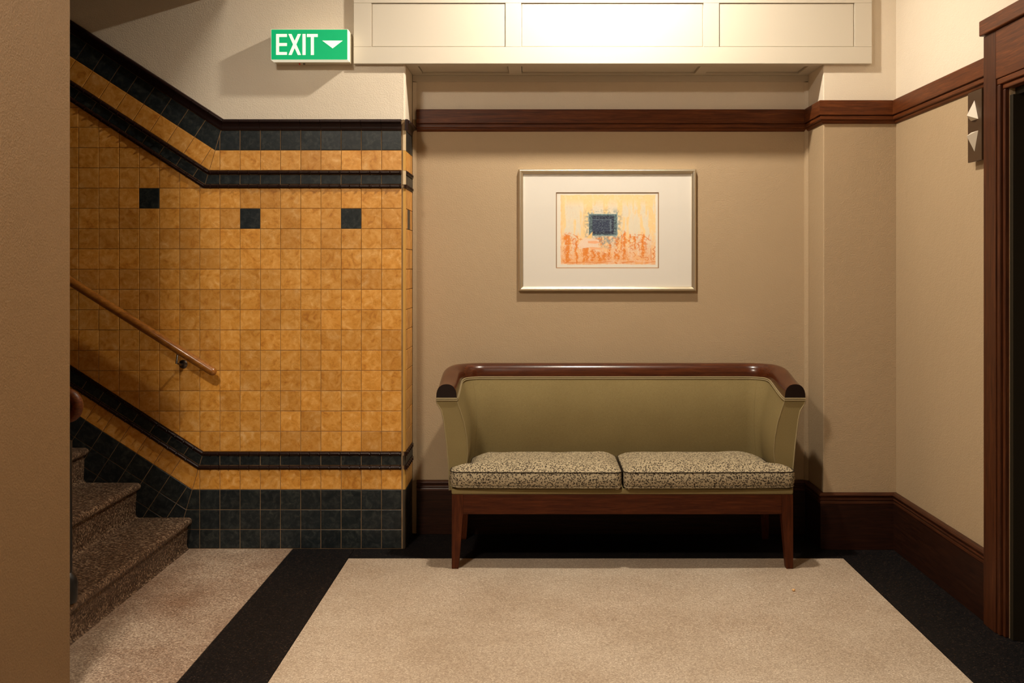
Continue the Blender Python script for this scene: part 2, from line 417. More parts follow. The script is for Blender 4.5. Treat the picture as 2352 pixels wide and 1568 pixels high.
strip_rows(UO, [('navy_half_tile', 'navy_tile', 9, 31.2, .0034), ('ochre_tile', 'orange_tile', 41, 87, .0024), ('navy_tile', 'navy_tile', 87, 133, .0036)], 35.8)
strip_rows(LO, [('navy_half_tile', 'navy_tile', -31.2, -9, .0034), ('ochre_tile', 'orange_tile', -87, -40.5, .0024),
                ('navy_tile', 'navy_tile', -133, -87, .0030), ('navy_tile', 'navy_tile', -178.5, -133, .0030), ('navy_tile', 'navy_tile', -222.4, -178.5, .0030)], -12, 1259.5)
# pencil beads and cap moulding: a profile (out, v px) swept along the wall, pieces cut by joints
def profile_piece(name, m, o, prof, a, b, inclined, ma=0.0, mb=0.0, studs=0):
    """a, b along px; ma/mb mitre factor at each end (shift per v)"""
    V = []; Fc = []; n = len(prof); g = .45
    us = [a + g, b - g]
    if studs:
        us = [a + g]; rad = [1]
        kk = max(1, int(round((b - a) / 23.2)))
        for i in range(1, kk + 1):
            c_ = a + (b - a) * i / kk - 3.0
            us += [c_ - 1.6, c_ - .8, c_ + .8, c_ + 1.6]; rad += [1, 1.5, 1.5, 1]
        us.append(b - g); rad.append(1)
    else: rad = [1, 1]
    us2 = sorted(us)
    for i, u in enumerate(us2):
        for out, v in prof:
            sh = (ma * v if i == 0 else 0) + (mb * v if i == len(us2) - 1 else 0)
            vm = sum(q[1] for q in prof) / n
            vv = vm + (v - vm) * (1 + (rad[i] - 1) * .3)
            P = inc(o, u + sh, vv) if inclined else (o[0] + u + sh, o[1] - vv)
            x, z = W2(P); V.append((x, .0024 - out * rad[i], z))
    L = len(us2)
    for i in range(L - 1):
        for k in range(n - 1): Fc.append((i * n + k, i * n + k + 1, (i + 1) * n + k + 1, (i + 1) * n + k))
    Fc.append(tuple(range(n))); Fc.append(tuple((L - 1) * n + k for k in range(n)))
    c = sum((Vector(v) for v in V), Vector()) / len(V)
    link(name, mesh(name, [Vector(v) - c for v in V], Fc, angle=35), m, wall_back, c)
def bead_run(o, v0, v1):
    vm, h = (v0 + v1) / 2, (v1 - v0) / 2
    prof = [(0.0, v0)] + [(.004 + .0095 * math.sin(math.pi * k / 6), vm - h * math.cos(math.pi * k / 6)) for k in range(7)] + [(0.0, v1)]
    end = XTR - o[0]; x = end; L = 1.5 * PIT
    while x > TB * vm + 4:
        a = x - L
        if a < TB * vm + 8: profile_piece('bead_tile', 'bead', o, prof, 0, x, False, ma=TB, studs=1); break
        profile_piece('bead_tile', 'bead', o, prof, a, x, False, studs=1); x = a
    u = 0; first = 52
    umax = (o[0] - LEFT) / CT
    profile_piece('bead_tile', 'bead', o, prof, 0, first, True, ma=TB, studs=1); u = first
    while u < umax:
        profile_piece('bead_tile', 'bead', o, prof, u, min(u + L, umax + 6), True, studs=1); u += L
for o, pairs in ((UO, ((0, 8.6), (31.8, 40.6))), (LO, ((-8.6, 0), (-40.4, -31.8)))):
    for v0, v1 in pairs: bead_run(o, v0, v1)
# cap moulding on top
def cap_prof():
    P = [(0, 133), (.006, 133.2), (.008, 135), (.008, 139)]
    P += [(.008 + .016 * (1 - math.cos(math.pi / 2 * k / 5)), 139 + 10.5 * math.sin(math.pi / 2 * k / 5)) for k in range(1, 6)]
    P += [(.0265, 150.5), (.028, 152.5), (.0265, 155), (.022, 157), (.012, 158), (0, 158)]
    return P
CP = cap_prof()
x = XTR - UO[0]
while x > TB * 145 + 6:
    a = x - PIT
    if a < TB * 145 + 10: profile_piece('cap_tile', 'cap', UO, CP, 0, x, False, ma=TB); break
    profile_piece('cap_tile', 'cap', UO, CP, a, x, False); x = a
u = 35.8 + PIT
profile_piece('cap_tile', 'cap', UO, CP, 0, u, True, ma=TB)
while u < 640: profile_piece('cap_tile', 'cap', UO, CP, u, u + PIT, True); u += PIT
# plaster above the tiles (slab a few mm proud of the bed)
top = 1260 - CEIL / S0
bx, by = UO[0] + TB * 157, UO[1] - 157
lx = -860; ly = by - (bx - lx) * math.tan(TH)
pl = [W2(p) for p in ((XTR + 3.6, by), (XTR + 3.6, top), (bx, top), (bx, by))]
V, Fc = prism(pl, .0006, .0025, .0003, .0002); link('plaster', mesh('plaster', V, Fc), 'cream_plaster', wall_back)
x_end = -4.6 / S0 + VX
pts = [(bx, by), (bx, top)]
yt = by - (bx - x_end) * math.tan(TH)
pl = [W2(p) for p in ((bx, by), (bx, top), (bx - (by - top) / math.tan(TH), top))]
V, Fc = prism(pl, .0006, .0025, .0003, .0002); link('plaster', mesh('plaster', V, Fc), 'cream_plaster', wall_back)
# corner and return of the tiled wall into the niche
XC = XL
ycols = [(.014, .075), (.075, .17), (.17, .262)]
zones = []        # (py0, py1, kind)
for r in range(13): zones.append((432 + RP * r, 432 + RP * (r + 1), 'o'))
zones += [(400.8, 423, 'h'), (345, 391, 'o'), (299, 345, 'n'), (1046, 1068.2, 'h'), (1077.5, 1124, 'o'), (1124, 1170, 'n'), (1170, 1215.5, 'n'), (1215.5, 1259.5, 'n')]
for zi, (p0, p1, kd) in enumerate(zones):
    for ci, (y0, y1) in enumerate(ycols):
        navy = kd in 'nh' or (zi == 1 and ci == 1)
        z0, z1 = (1260 - p1) * S0 + .0014, (1260 - p0) * S0 - .0014
        V, Fc = prism([(y0 + .0014, z0), (y1 - .0014, z0), (y1 - .0014, z1), (y0 + .0014, z1)], 0, .0058)
        c = ((y0 + y1) / 2, (z0 + z1) / 2)
        V = [(-yy, xx - c[0], zz - c[1]) for xx, yy, zz in V]
        nm = {'n': 'navy_tile', 'h': 'navy_half_tile', 'o': 'navy_tile' if navy else 'ochre_tile'}[kd]
        link(nm, mesh(nm, V, Fc), 'navy_tile' if navy else 'orange_tile', wall_back, (XC + .0118, c[0], c[1]))
def return_sweep(name, m, prof, v_to_z, n_stud=0):
    V = []; Fc = []; n = len(prof); ys = [.012, .264]; rad = [1, 1]
    if n_stud:
        ys = []; rad = []
        for i in range(n_stud):
            c_ = .03 + i * .046; ys += [c_ - .008, c_ - .004, c_ + .004, c_ + .008]; rad += [1, 1.4, 1.4, 1]
        ys = [.012] + ys + [.264]; rad = [1] + rad + [1]
    for y, rr in zip(ys, rad):
        for out, v in prof: V.append((XL + .006 + out * rr, y, v_to_z(v)))
    for i in range(len(ys) - 1):
        for k in range(n - 1): Fc.append((i * n + k, i * n + k + 1, (i + 1) * n + k + 1, (i + 1) * n + k))
    Fc.append(tuple(range(n))); Fc.append(tuple((len(ys) - 1) * n + k for k in range(n)))
    c = sum((Vector(v) for v in V), Vector()) / len(V)
    link(name, mesh(name, [Vector(v) - c for v in V], Fc, angle=35), m, wall_back, c)
for o, pairs in ((UO, ((0, 8.6), (31.8, 40.6))), (LO, ((-8.6, 0), (-40.4, -31.8)))):
    for v0, v1 in pairs:
        vm, h = (v0 + v1) / 2, (v1 - v0) / 2
        prof = [(0, v0)] + [(.004 + .009 * math.sin(math.pi * k / 6), vm - h * math.cos(math.pi * k / 6)) for k in range(7)] + [(0, v1)]
        return_sweep('bead_tile', 'bead', prof, lambda v, o=o: (1260 - (o[1] - v)) * S0, 5)
return_sweep('cap_tile', 'cap', CP, lambda v: (1260 - (UO[1] - v)) * S0)
def corner_piece(m, p0, p1, r=.012, push=0, name='corner_bead'):
    z0, z1 = (1260 - p1) * S0 + .0005, (1260 - p0) * S0 - .0005
    V = []; n = 7
    pr = [(XTR - VX) * S0 + .001]
    cx, cy = XL + .0118 - r + push, r - push
    xs = [(cx - .0025, cy - r)] + [(cx + r * math.sin(math.pi / 2 * k / 5), cy - r * math.cos(math.pi / 2 * k / 5)) for k in range(6)] + [(cx + r, cy + .002), (cx - .0025, cy + .002)]
    n = len(xs)
    V = [(a, b, z0) for a, b in xs] + [(a, b, z1) for a, b in xs]
    Fc = [(i, (i + 1) % n, n + (i + 1) % n, n + i) for i in range(n)] + [tuple(range(n)), tuple(range(n, 2 * n))]
    c = Vector((cx, cy, (z0 + z1) / 2))
    link(name, mesh(name, [Vector(v) - c for v in V], Fc, angle=40), m, wall_back, c)
corner_piece('corner_ochre', 432, 1037); corner_piece('corner_ochre', 345, 391); corner_piece('corner_ochre', 1077.5, 1124)
corner_piece('corner_cream', 299, 345); corner_piece('corner_cream', 391, 423.4); corner_piece('corner_dark', 1046, 1068.5); corner_piece('corner_dark', 1124, 1259.5)
corner_piece('bead', 423.4, 432, push=.008); corner_piece('bead', 1037, 1046, push=.008); corner_piece('bead', 1068.5, 1077.5, push=.008); corner_piece('cap', 274.2, 299, push=.014)
# plaster return above the cap
z0 = (1260 - 275) * S0
box('plaster', 'cream_plaster', XL + .006, XL + .0105, .004, NICHE, z0, CEIL, wall_back)
corner_piece('cream_plaster', 275 - 520, 274.6, name='plaster_corner')

# the 300 ochre tiles that show largest stay single parts; the slivers and the ones behind the left wall become one piece
och = [o for o in wall_back.children if o.name.split('.')[0] == 'ochre_tile']
def shown(o):
    xs = [v.co.x for v in o.data.vertices]; zs = [v.co.z for v in o.data.vertices]
    a_ = o.data.polygons and max(p.area for p in o.data.polygons)
    if o.location.x > XL: a_ *= .12
    return a_ if o.location.x > PX(150) else a_ * .001
och.sort(key=shown, reverse=True)
V = []; Fc = []
for o in och[300:]:
    mw = Matrix.LocRotScale(o.location, o.rotation_euler, None); b0 = len(V)
    V += [mw @ v.co for v in o.data.vertices]; Fc += [tuple(b0 + i for i in p.vertices) for p in o.data.polygons]
    bpy.data.objects.remove(o, do_unlink=True)
if V: tag(link('ochre_tile_remnants', mesh('ochre_tile_remnants', V, Fc), 'orange_tile', wall_back), kind='stuff')

# ------------------------------------------------------------------ beam over the niche and its soffit
BZ = 2.4005; YP = -.030
beam = struct(box('trim_1', 'cream', PX(812, YP), PX(2003, YP), YP + .010, -.0002, BZ, CEIL, bevel=.0015), 'cream panelled beam front above the niche', 'trim')
def bxp(name, px0, px1, z0, z1, y0, y1, bev=.0015): return box(name, 'cream', PX(px0, YP), PX(px1, YP), y0, y1, z0, z1, beam, bevel=bev)
pan = ((853, 1161), (1197, 1616), (1652, 1963)); pz0, pz1 = PZ(107.5, YP), PZ(6.5, YP)
bxp('bottom_rail', 812, 2003, BZ, pz0, YP, YP + .0099)
bxp('top_rail', 812, 2003, pz1, CEIL, YP, YP + .0099)
for a, b in ((812, 853), (1161, 1197), (1616, 1652), (1963, 2003)): bxp('stile', a, b, pz0 + .0002, pz1 - .0002, YP, YP + .0099)
for a, b in pan: bxp('panel', a + 1.6, b - 1.6, pz0 + .003, pz1 - .003, YP + .0062, YP + .0099, .002)
soff = struct(box('trim_2', 'cream', XL + .0125, XP - .0005, .0003, NICHE, BZ + .016, CEIL), 'cream panelled soffit under the beam', 'trim')
yb0, yb1 = YP + .001, NICHE - .0005
sx = [XL + .0125, PX(957, .0), PX(1167, .05), PX(1197, .05), PX(1609, .05), PX(1634, .05), PX(1862, .0), XP - .0005]
box('soffit_rail', 'cream', sx[0], sx[-1], .0003, .04, BZ + .0005, BZ + .0158, soff, .001)
box('soffit_rail', 'cream', sx[0], sx[-1], .235, yb1, BZ + .0005, BZ + .0158, soff, .001)
for a, b in ((0, 1), (2, 3), (4, 5), (6, 7)): box('soffit_stile', 'cream', sx[a], sx[b], .0402, .2348, BZ + .0005, BZ + .0158, soff, .001)
for a, b in ((1, 2), (3, 4), (5, 6)): box('soffit_panel', 'cream', sx[a] + .003, sx[b] - .003, .043, .232, BZ + .010, BZ + .0158, soff, .002)
box('cornice_board', 'cream', XL + .0125, XP - .0005, NICHE - .014, NICHE - .0003, PZ(188, NICHE), BZ + .0004, soff, .001)
# vertical quarter beads in the inner corners of the niche
def corner_strip(name, xa, sgn, label):
    prof = [(0, 0), (.019 * sgn, 0), (.017 * sgn, -.006), (.011 * sgn, -.012), (.005 * sgn, -.017), (0, -.019)]
    V = [(xa + a, NICHE - .0003 + b, .281) for a, b in prof] + [(xa + a, NICHE - .0003 + b, PZ(190, NICHE)) for a, b in prof]
    n = len(prof); Fc = [(i, (i + 1) % n, n + (i + 1) % n, n + i) for i in range(n)] + [tuple(range(n)), tuple(range(n, 2 * n))]
    struct(link(name, mesh(name, V, Fc, angle=50), 'plaster'), label, 'trim')
corner_strip('trim_3', XL + .0128, 1, 'slim upright bead in the left corner of the niche')
corner_strip('trim_4', XP - .0006, -1, 'slim upright bead in the right corner of the niche')

# ------------------------------------------------------------------ picture rail and baseboards (mitred sweeps)
def sweep_segments(path, prof):
    n = len(path); segs = []
    nor = []
    for i in range(n - 1):
        dx, dy = path[i + 1][0] - path[i][0], path[i + 1][1] - path[i][1]; L = math.hypot(dx, dy); nor.append((dy / L, -dx / L))
    def off(i, o):
        if i == 0: a = nor[0]; return (path[0][0] + a[0] * o, path[0][1] + a[1] * o)
        if i == n - 1: a = nor[-1]; return (path[i][0] + a[0] * o, path[i][1] + a[1] * o)
        a, b = nor[i - 1], nor[i]; den = 1 + a[0] * b[0] + a[1] * b[1]
        return (path[i][0] + (a[0] + b[0]) / den * o, path[i][1] + (a[1] + b[1]) / den * o)
    for i in range(n - 1):
        V = []; m = len(prof)
        for e in (i, i + 1):
            for o, z in prof: q = off(e, o); V.append((q[0], q[1], z))
        Fc = [(k, (k + 1) % m, m + (k + 1) % m, m + k) for k in range(m)] + [tuple(range(m)), tuple(range(m, 2 * m))]
        segs.append((V, Fc))
    return segs
def rnd(c, r, a0, a1, n=4): return [(c[0] + r * math.cos(math.radians(a0 + (a1 - a0) * k / n)), c[1] + r * math.sin(math.radians(a0 + (a1 - a0) * k / n))) for k in range(n + 1)]
path = [(XL + .0335, NICHE), (XP, NICHE), (XP, 0), (XR, 0), (XR, -1.035)]
ZT = 2.2215
board = [(0.0003, ZT), (.023, ZT), (.0255, ZT - .003), (.0255, ZT - .071), (.0235, ZT - .073), (.016, ZT - .073), (.016, ZT - .0765), (0.0003, ZT - .0765)]
lower = [(0.0003, ZT - .0767), (.017, ZT - .0767), (.0215, ZT - .080), (.0215, ZT - .093), (.019, ZT - .096), (.012, ZT - .097), (.012, ZT - .101), (.009, ZT - .108), (.004, ZT - .113), (0.0003, ZT - .114)]
names = [('trim_5', 'brown picture rail across the niche wall above the framed print', 'mah_x'), ('trim_6', 'short brown picture rail on the niche return', 'mah_y'),
         ('trim_7', 'brown picture rail on the narrow wall beside the niche', 'mah_x'), ('trim_8', 'brown picture rail along the right wall to the lift door', 'mah_y')]
for (nm, lab, mt), (V, Fc), (V2, F2) in zip(names, sweep_segments(path, board), sweep_segments(path, lower)):
    o = struct(link(nm, mesh(nm, V, Fc), mt), lab, 'trim'); link('lower_bead', mesh('lower_bead', V2, F2), mt, o)
BH = .281
face = [(.0003, BH - .052), (.019, BH - .052), (.019, .001), (.0003, .001)]
mould = [(.0003, BH), (.012, BH), (.020, BH - .003)] + rnd((.0195, BH - .011), .006, 70, -70, 4) + [(.0155, BH - .020), (.0155, BH - .024), (.021, BH - .027), (.0225, BH - .031), (.021, BH - .035), (.0165, BH - .038), (.0195, BH - .044), (.021, BH - .0518), (.0003, BH - .0518)]
names = [('baseboard_niche', 'dark brown baseboard of the niche behind the sofa', 'base_x'), ('baseboard_return', 'dark brown baseboard of the niche return', 'base_y'),
         ('baseboard_pillar', 'dark brown baseboard of the narrow wall', 'base_x'), ('baseboard_right', 'dark brown baseboard along the right wall', 'base_y')]
for (nm, lab, mt), (V, Fc), (V2, F2) in zip(names, sweep_segments(path[:1] + path[1:], face), sweep_segments(path, mould)):
    o = struct(link(nm, mesh(nm, V, Fc), mt), lab, 'baseboard'); link('top_moulding', mesh('top_moulding', V2, F2), mt.replace('base', 'bead'), o)  # top moulding takes the lighter, lit copy of the baseboard wood

# ------------------------------------------------------------------ lift door on the right wall
A0 = -1.036                       # far edge of the architrave
door = tag(empty('door_1', (XR, (DOOR0 + DOOR1) / 2, 0)), 'dark lift doorway with a brown timber architrave', 'door', kind='structure')
def dbox(name, m, x0, x1, y0, y1, z0, z1, bev=.002):
    o = box(name, m, x0, x1, y0, y1, z0, z1, None, bev); o.parent = door; o.matrix_parent_inverse = Matrix.Translation(-door.location); return o
JX = XR - .030
A1 = -2.50
dbox('jamb_board', 'mah_z_shade', JX, XR - .0003, -1.140, A0, 0, 2.30)
dbox('jamb_board', 'mah_z_shade', JX, XR - .0003, A1, -2.397, 0, 2.30)
dbox('header_board', 'mah_y', JX + .0002, XR - .0003, -2.3968, -1.1402, DOORZ + .05, 2.30)
dbox('header_cap', 'mah_y', JX - .014, XR - .0003, A1 - .02, A0 + .010, 2.302, 2.362, .004)
for x0, x1, ya, yb_ in ((JX + .004, XR - .0003, -1.166, -1.1405), (JX + .014, XR + .02, -1.186, -1.1665)):
    dbox('inner_moulding', 'mah_z_shade', x0, x1, ya, yb_, 0, DOORZ + .026 if ya > -1.18 else DOORZ + .006, .004)
dbox('inner_moulding', 'mah_y', JX + .004, XR - .0003, -2.3965, -1.1405, DOORZ + .0265, DOORZ + .0495, .004)
dbox('inner_moulding', 'mah_y', JX + .014, XR + .02, -2.3965, -1.1665, DOORZ + .0065, DOORZ + .0262, .004)
for ya, yb_ in ((-2.3965, -2.3705), (-2.37, -2.3505)): dbox('inner_moulding', 'mah_z_shade', JX + .006, XR + .01, ya, yb_, 0, DOORZ + .006, .004)
dbox('metal_jamb', 'jamb', XR + .0002, XR + .16, -1.216, -1.1905, 0, DOORZ - .02, .001)
dbox('metal_jamb', 'jamb', XR + .0102, XR + .16, -2.3495, -2.325, 0, DOORZ - .02, .001)
dbox('metal_head', 'jamb', XR + .0205, XR + .16, -2.3495, -1.1905, DOORZ - .0198, DOORZ + .006, .001)
dbox('door_leaf', 'door', XR + .11, XR + .14, -1.77, -1.2165, .004, DOORZ - .0202, .002)
dbox('door_leaf', 'door', XR + .11, XR + .14, -2.3245, -1.772, .004, DOORZ - .0202, .002)
# lift direction lantern
ind = empty('lift_indicator', (XR, -.957, 1.96))
def ibox(name, m, x0, x1, y0, y1, z0, z1, bev=.001):
    return link(name, box_mesh(x0, x1, y0, y1, z0, z1, bev), m, ind)
ibox('backing_box', 'black', -.021, -.0003, -.055, .045, -.135, .138)
ibox('face_plate', 'plate', -.030, -.0212, -.063, .063, -.139, .142)
def pyramid(name, pts, peak):
    V = [(-.0302, a, b) for a, b in pts] + [(-.0302 - peak[2], peak[0], peak[1])]
    link(name, mesh(name, V, [(0, 1, 2), (0, 1, 3), (1, 2, 3), (2, 0, 3)]), 'arrow_white', ind)
pyramid('up_arrow', [(.001, .105), (.033, .026), (-.033, .026)], (.004, .044, .030))
pyramid('down_arrow', [(.033, -.020), (-.033, -.020), (.001, -.100)], (.004, -.038, .030))
tag(ind, 'brown lift indicator plate with white up and down arrows', 'indicator')

# ------------------------------------------------------------------ staircase
st = tag(empty('staircase', (-1.734, -.7, 0)), 'terrazzo steps rising to the left along the tiled wall', 'stairs', kind='structure')
YS0, YS1 = -1.68, -.001
def st_child(o): o.parent = st; o.matrix_parent_inverse = Matrix.Translation(-st.location); return o
tops = [.1555, .3285, .5015, .6745, .8475, 1.0205]; nx = [-1.715, -1.969, -2.227, -2.485, -2.743, -3.001]
for i, (zt, xn) in enumerate(zip(tops, nx)):
    xb = (nx[i + 1] - .021) if i < len(nx) - 1 else xn - .28
    zb = tops[i - 1] + .0005 if i else 0.0005
    # riser: slightly battered face with a small cove at its foot
    pr = [(xn - .021, zt - .042), (xn - .026, zb + .02), (xn - .021, zb + .006), (xn - .012, zb), (xb - .02, zb), (xb - .02, zt - .042)]
    V = [(a, YS0, b) for a, b in pr] + [(a, YS1, b) for a, b in pr]; n = len(pr)
    Fc = [(k, (k + 1) % n, n + (k + 1) % n, n + k) for k in range(n)] + [tuple(range(n)), tuple(range(n, 2 * n))]
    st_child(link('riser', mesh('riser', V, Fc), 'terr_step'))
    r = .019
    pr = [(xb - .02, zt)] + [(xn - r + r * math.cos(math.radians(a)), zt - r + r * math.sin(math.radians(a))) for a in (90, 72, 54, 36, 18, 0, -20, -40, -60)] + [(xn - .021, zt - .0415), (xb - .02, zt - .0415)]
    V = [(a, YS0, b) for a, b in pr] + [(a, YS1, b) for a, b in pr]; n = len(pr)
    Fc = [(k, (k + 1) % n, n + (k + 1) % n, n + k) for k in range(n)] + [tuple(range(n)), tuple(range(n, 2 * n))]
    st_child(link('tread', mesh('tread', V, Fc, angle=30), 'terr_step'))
# handrail on the tiled wall
YH = -.075; RH = .0215
e0 = Vector((PX(496, YH), YH, PZ(858, YH))); e1 = Vector((PX(165, YH), YH, PZ(648, YH))); dr = (e1 - e0).normalized()
hr = tag(empty('handrail', e0), 'round honey brown handrail sloping up the tiled stair wall', 'handrail')
L = 1.75; pts = []; rr = []
for k in range(7): a = math.pi / 2 * k / 6; pts.append(dr * (.022 * (1 - math.sin(a)))); rr.append(max(.0008, RH * math.sin(math.acos(min(1, 1 - math.sin(a)))) if k else .0008))
pts = [dr * (.024 * (1 - math.cos(math.pi / 2 * k / 6))) for k in range(7)]; rr = [max(.0008, RH * math.sin(math.pi / 2 * k / 6)) for k in range(7)]
pts += [dr * x for x in (.3, .6, .9, 1.2, L)]; rr += [RH] * 5
tube_obj('rail', 'rail_wood', pts, rr, hr, 20)
for bp in (421, ):
    bx_ = PX(bp, 0); bz_ = PZ(836, 0)
    q = Vector((bx_, 0, bz_)) - e0
    b_ = lathe('bracket_rose', 'chrome', [(.001, 0), (.0215, 0), (.0215, .003), (.017, .007), (.012, .010), (.001, .011)], (q.x, -e0.y - .0005, q.z), hr, 'Y')
    tq = (q.x) / dr.x; rp = dr * tq
    arm = [(q.x, -e0.y - .008, q.z), (q.x, -e0.y - .04, q.z + .002), (q.x, -.018, q.z + .014), (rp.x, 0, rp.z - RH * .9)]
    tube_obj('bracket_arm', 'chrome', arm, .0055, hr, 10)
# newel with a scrolled timber handrail end, mostly hidden by the wall on the left
YN = -1.262; XN = -1.742
nw = tag(empty('newel_post', (XN, YN, .156)), 'dark newel post with a scrolled brown handrail end behind the left wall', 'newel post')
lathe('post', 'black', [(.022, .0005), (.036, .004), (.040, .03), (.040, .075), (.034, .1), (.021, .115), (.0205, .60)], (0, 0, 0), nw)
sp = []
for k in range(46):
    a = math.radians(-95 + k * 14.5); rad_ = .012 + .046 * (k / 45)
    sp.append((rad_ * math.cos(a) - .004, -.004 + .012 * (1 - k / 45), .725 + rad_ * math.sin(a)))
sp += [(sp[-1][0] - .05, 0, sp[-1][2] + .05), (sp[-1][0] - .30, 0, sp[-1][2] + .22), (sp[-1][0] - .75, 0, sp[-1][2] + .51)]
tube_obj('scroll_handrail', 'mah_y', sp, [.012 + .011 * min(1, k / 30) for k in range(len(sp))], nw, 12)

# ------------------------------------------------------------------ exit sign
YE = -.105
ex0, ex1, ez0, ez1 = PX(622.5, YE), PX(798.5, YE), PZ(137.2, YE), PZ(67.3, YE)
sg = empty('exit_sign', ((ex0 + ex1) / 2, 0, (ez0 + ez1) / 2)); W_, H_ = (ex1 - ex0) / 2, (ez1 - ez0) / 2
def sbox(name, m, x0, x1, y0, y1, z0, z1, bev=.001, parent=None): return link(name, box_mesh(x0, x1, y0, y1, z0, z1, bev), m, parent or sg)
sbox('housing', 'white_box', -W_ - .001, W_ + .001, -.052, .0016, -H_ - .002, H_ + .001, .002)
sbox('diffuser', 'sign_side', -W_ - .001, W_ + .001, YE + .001, -.0522, -H_ - .0015, H_ + .001, .002)
pn = sbox('face_panel', 'sign_green', -W_ + .0015, W_ - .0015, YE - .0012, YE + .0008, -H_ + .001, H_ - .001, 0)
cx_, cz_ = (ex0 + ex1) / 2, (ez0 + ez1) / 2
def glyph(name, polys):
    V = []; Fc = []
    for P in polys:
        b0 = len(V); n = len(P)
        q = [(PX(600 + a / 10.226, YE) - cx_, PZ(50 + b / 10.226, YE) - cz_) for a, b in P]
        V += [(a, YE - .0022, b) for a, b in q] + [(a, YE - .0011, b) for a, b in q]
        Fc.append(tuple(b0 + k for k in range(n))); Fc.append(tuple(b0 + n + k for k in range(n)))
        Fc += [(b0 + k, b0 + (k + 1) % n, b0 + n + (k + 1) % n, b0 + n + k) for k in range(n)]
    link(name, mesh(name, V, Fc), 'sign_white', pn)
glyph('letter_e', [[(350, 288), (605, 288), (605, 357), (420, 357), (420, 500), (605, 500), (605, 570), (420, 570), (420, 712), (605, 712), (605, 778), (350, 778)]])
glyph('letter_x', [[(638, 288), (712, 288), (787, 452), (860, 288), (932, 288), (826, 532), (935, 780), (860, 780), (787, 616), (714, 780), (641, 780), (748, 532)]])
glyph('letter_i', [[(970, 288), (1043, 288), (1043, 780), (970, 780)]])
glyph('letter_t', [[(1074, 288), (1328, 288), (1328, 358), (1238, 358), (1238, 780), (1166, 780), (1166, 358), (1074, 358)]])
glyph('arrow', [[(1435, 443), (1915, 443), (1678, 625)]])
lathe('indicator_light', 'red_led', [(.001, 0), (.004, 0), (.004, -.006), (.001, -.008)], (PX(688, -.03) - cx_, -.03, -H_ - .002), sg, seg=10)
lathe('test_button', 'chrome', [(.001, 0), (.005, 0), (.005, -.007), (.001, -.008)], (PX(698.5, -.03) - cx_, -.03, -H_ - .002), sg, seg=10)
tag(sg, 'green backlit EXIT sign with a white down arrow', 'exit sign')

# ------------------------------------------------------------------ framed print
YFm = NICHE - .030
fx0, fx1, fz0, fz1 = PX(1191, YFm), PX(1599.5, YFm), PZ(668.5, YFm), PZ(388, YFm)
pc = empty('framed_print', ((fx0 + fx1) / 2, NICHE, (fz0 + fz1) / 2)); HW, HH = (fx1 - fx0) / 2, (fz1 - fz0) / 2
bw = .0235
prof = [(0, -.002), (0, -.024), (.003, -.0285), (.008, -.030), (.0125, -.0285), (.0165, -.025), (.019, -.0215), (bw, -.0205), (bw, -.012), (.004, -.002)]
cor = [(-HW, -HH), (HW, -HH), (HW, HH), (-HW, HH)]; inn = [(1, 1), (-1, 1), (-1, -1), (1, -1)]
for k in range(4):
    V = []; n = len(prof)
    for e in (k, (k + 1) % 4):
        for o_, y in prof: V.append((cor[e][0] + inn[e][0] * o_, y, cor[e][1] + inn[e][1] * o_))
    Fc = [(i, (i + 1) % n, n + (i + 1) % n, n + i) for i in range(n)] + [tuple(range(n)), tuple(range(n, 2 * n))]
    link('frame_bar', mesh('frame_bar', V, Fc, angle=45), 'frame_metal', pc)
def pbox(name, m, x0, x1, y0, y1, z0, z1, parent=None): return link(name, box_mesh(x0, x1, y0, y1, z0, z1), m, parent or pc)
cxp, czp = (fx0 + fx1) / 2, (fz0 + fz1) / 2; YM = NICHE - .0115
q = lambda px, py: (PX(px, YM) - cxp, PZ(py, YM) - czp)
(mx0, mz1), (mx1, mz0) = q(1277, 441.5), q(1513.5, 616)
pbox('backing', 'paper', -HW + .006, HW - .006, -.006, -.0022, -HH + .006, HH - .006)
g_ = .0065
mb = empty('mat_board'); mb.parent = pc
def ring_prism(name, m, o_, i_, y0, y1, slope, parent):
    # rectangular ring with bevelled window
    V = []
    for (x0, x1, z0, z1), y in ((o_, y0), (i_, y0), ((i_[0] + slope, i_[1] - slope, i_[2] + slope, i_[3] - slope), y1)):
        V += [(x0, y, z0), (x1, y, z0), (x1, y, z1), (x0, y, z1)]
    Fa = [(k, (k + 1) % 4, 4 + (k + 1) % 4, 4 + k) for k in range(4)]; Fb = [(4 + k, 4 + (k + 1) % 4, 8 + (k + 1) % 4, 8 + k) for k in range(4)]
    link(name, mesh(name, V[:8], Fa), m, parent)
    link('window_bevel', mesh('window_bevel', V[4:], [tuple(a - 4 for a in f) for f in Fb]), 'mat_core', parent)
bpy.data.objects.remove(mb, do_unlink=True)
# mat as one slab with a window: four bars + bevel
for nm, (x0, x1, z0, z1) in (('mat_side', (-HW + .008, mx0, -HH + .008, HH - .008)), ('mat_side', (mx1, HW - .008, -HH + .008, HH - .008)), ('mat_side', (mx0, mx1, -HH + .008, mz0)), ('mat_side', (mx0, mx1, mz1, HH - .008))):
    pbox(nm, 'mat_board', x0, x1, -.0115, -.0062, z0, z1)
sl = .0048
V = [(mx0, -.0114, mz0), (mx1, -.0114, mz0), (mx1, -.0114, mz1), (mx0, -.0114, mz1), (mx0 + sl, -.0066, mz0 + sl), (mx1 - sl, -.0066, mz0 + sl), (mx1 - sl, -.0066, mz1 - sl), (mx0 + sl, -.0066, mz1 - sl)]
link('window_bevel', mesh('window_bevel', V, [(k, (k + 1) % 4, 4 + (k + 1) % 4, 4 + k) for k in range(4)]), 'mat_core', pc)
pbox('print_sheet', 'paper', mx0 + .0005, mx1 - .0005, -.0066, -.0061, mz0 + .0005, mz1 - .0005)
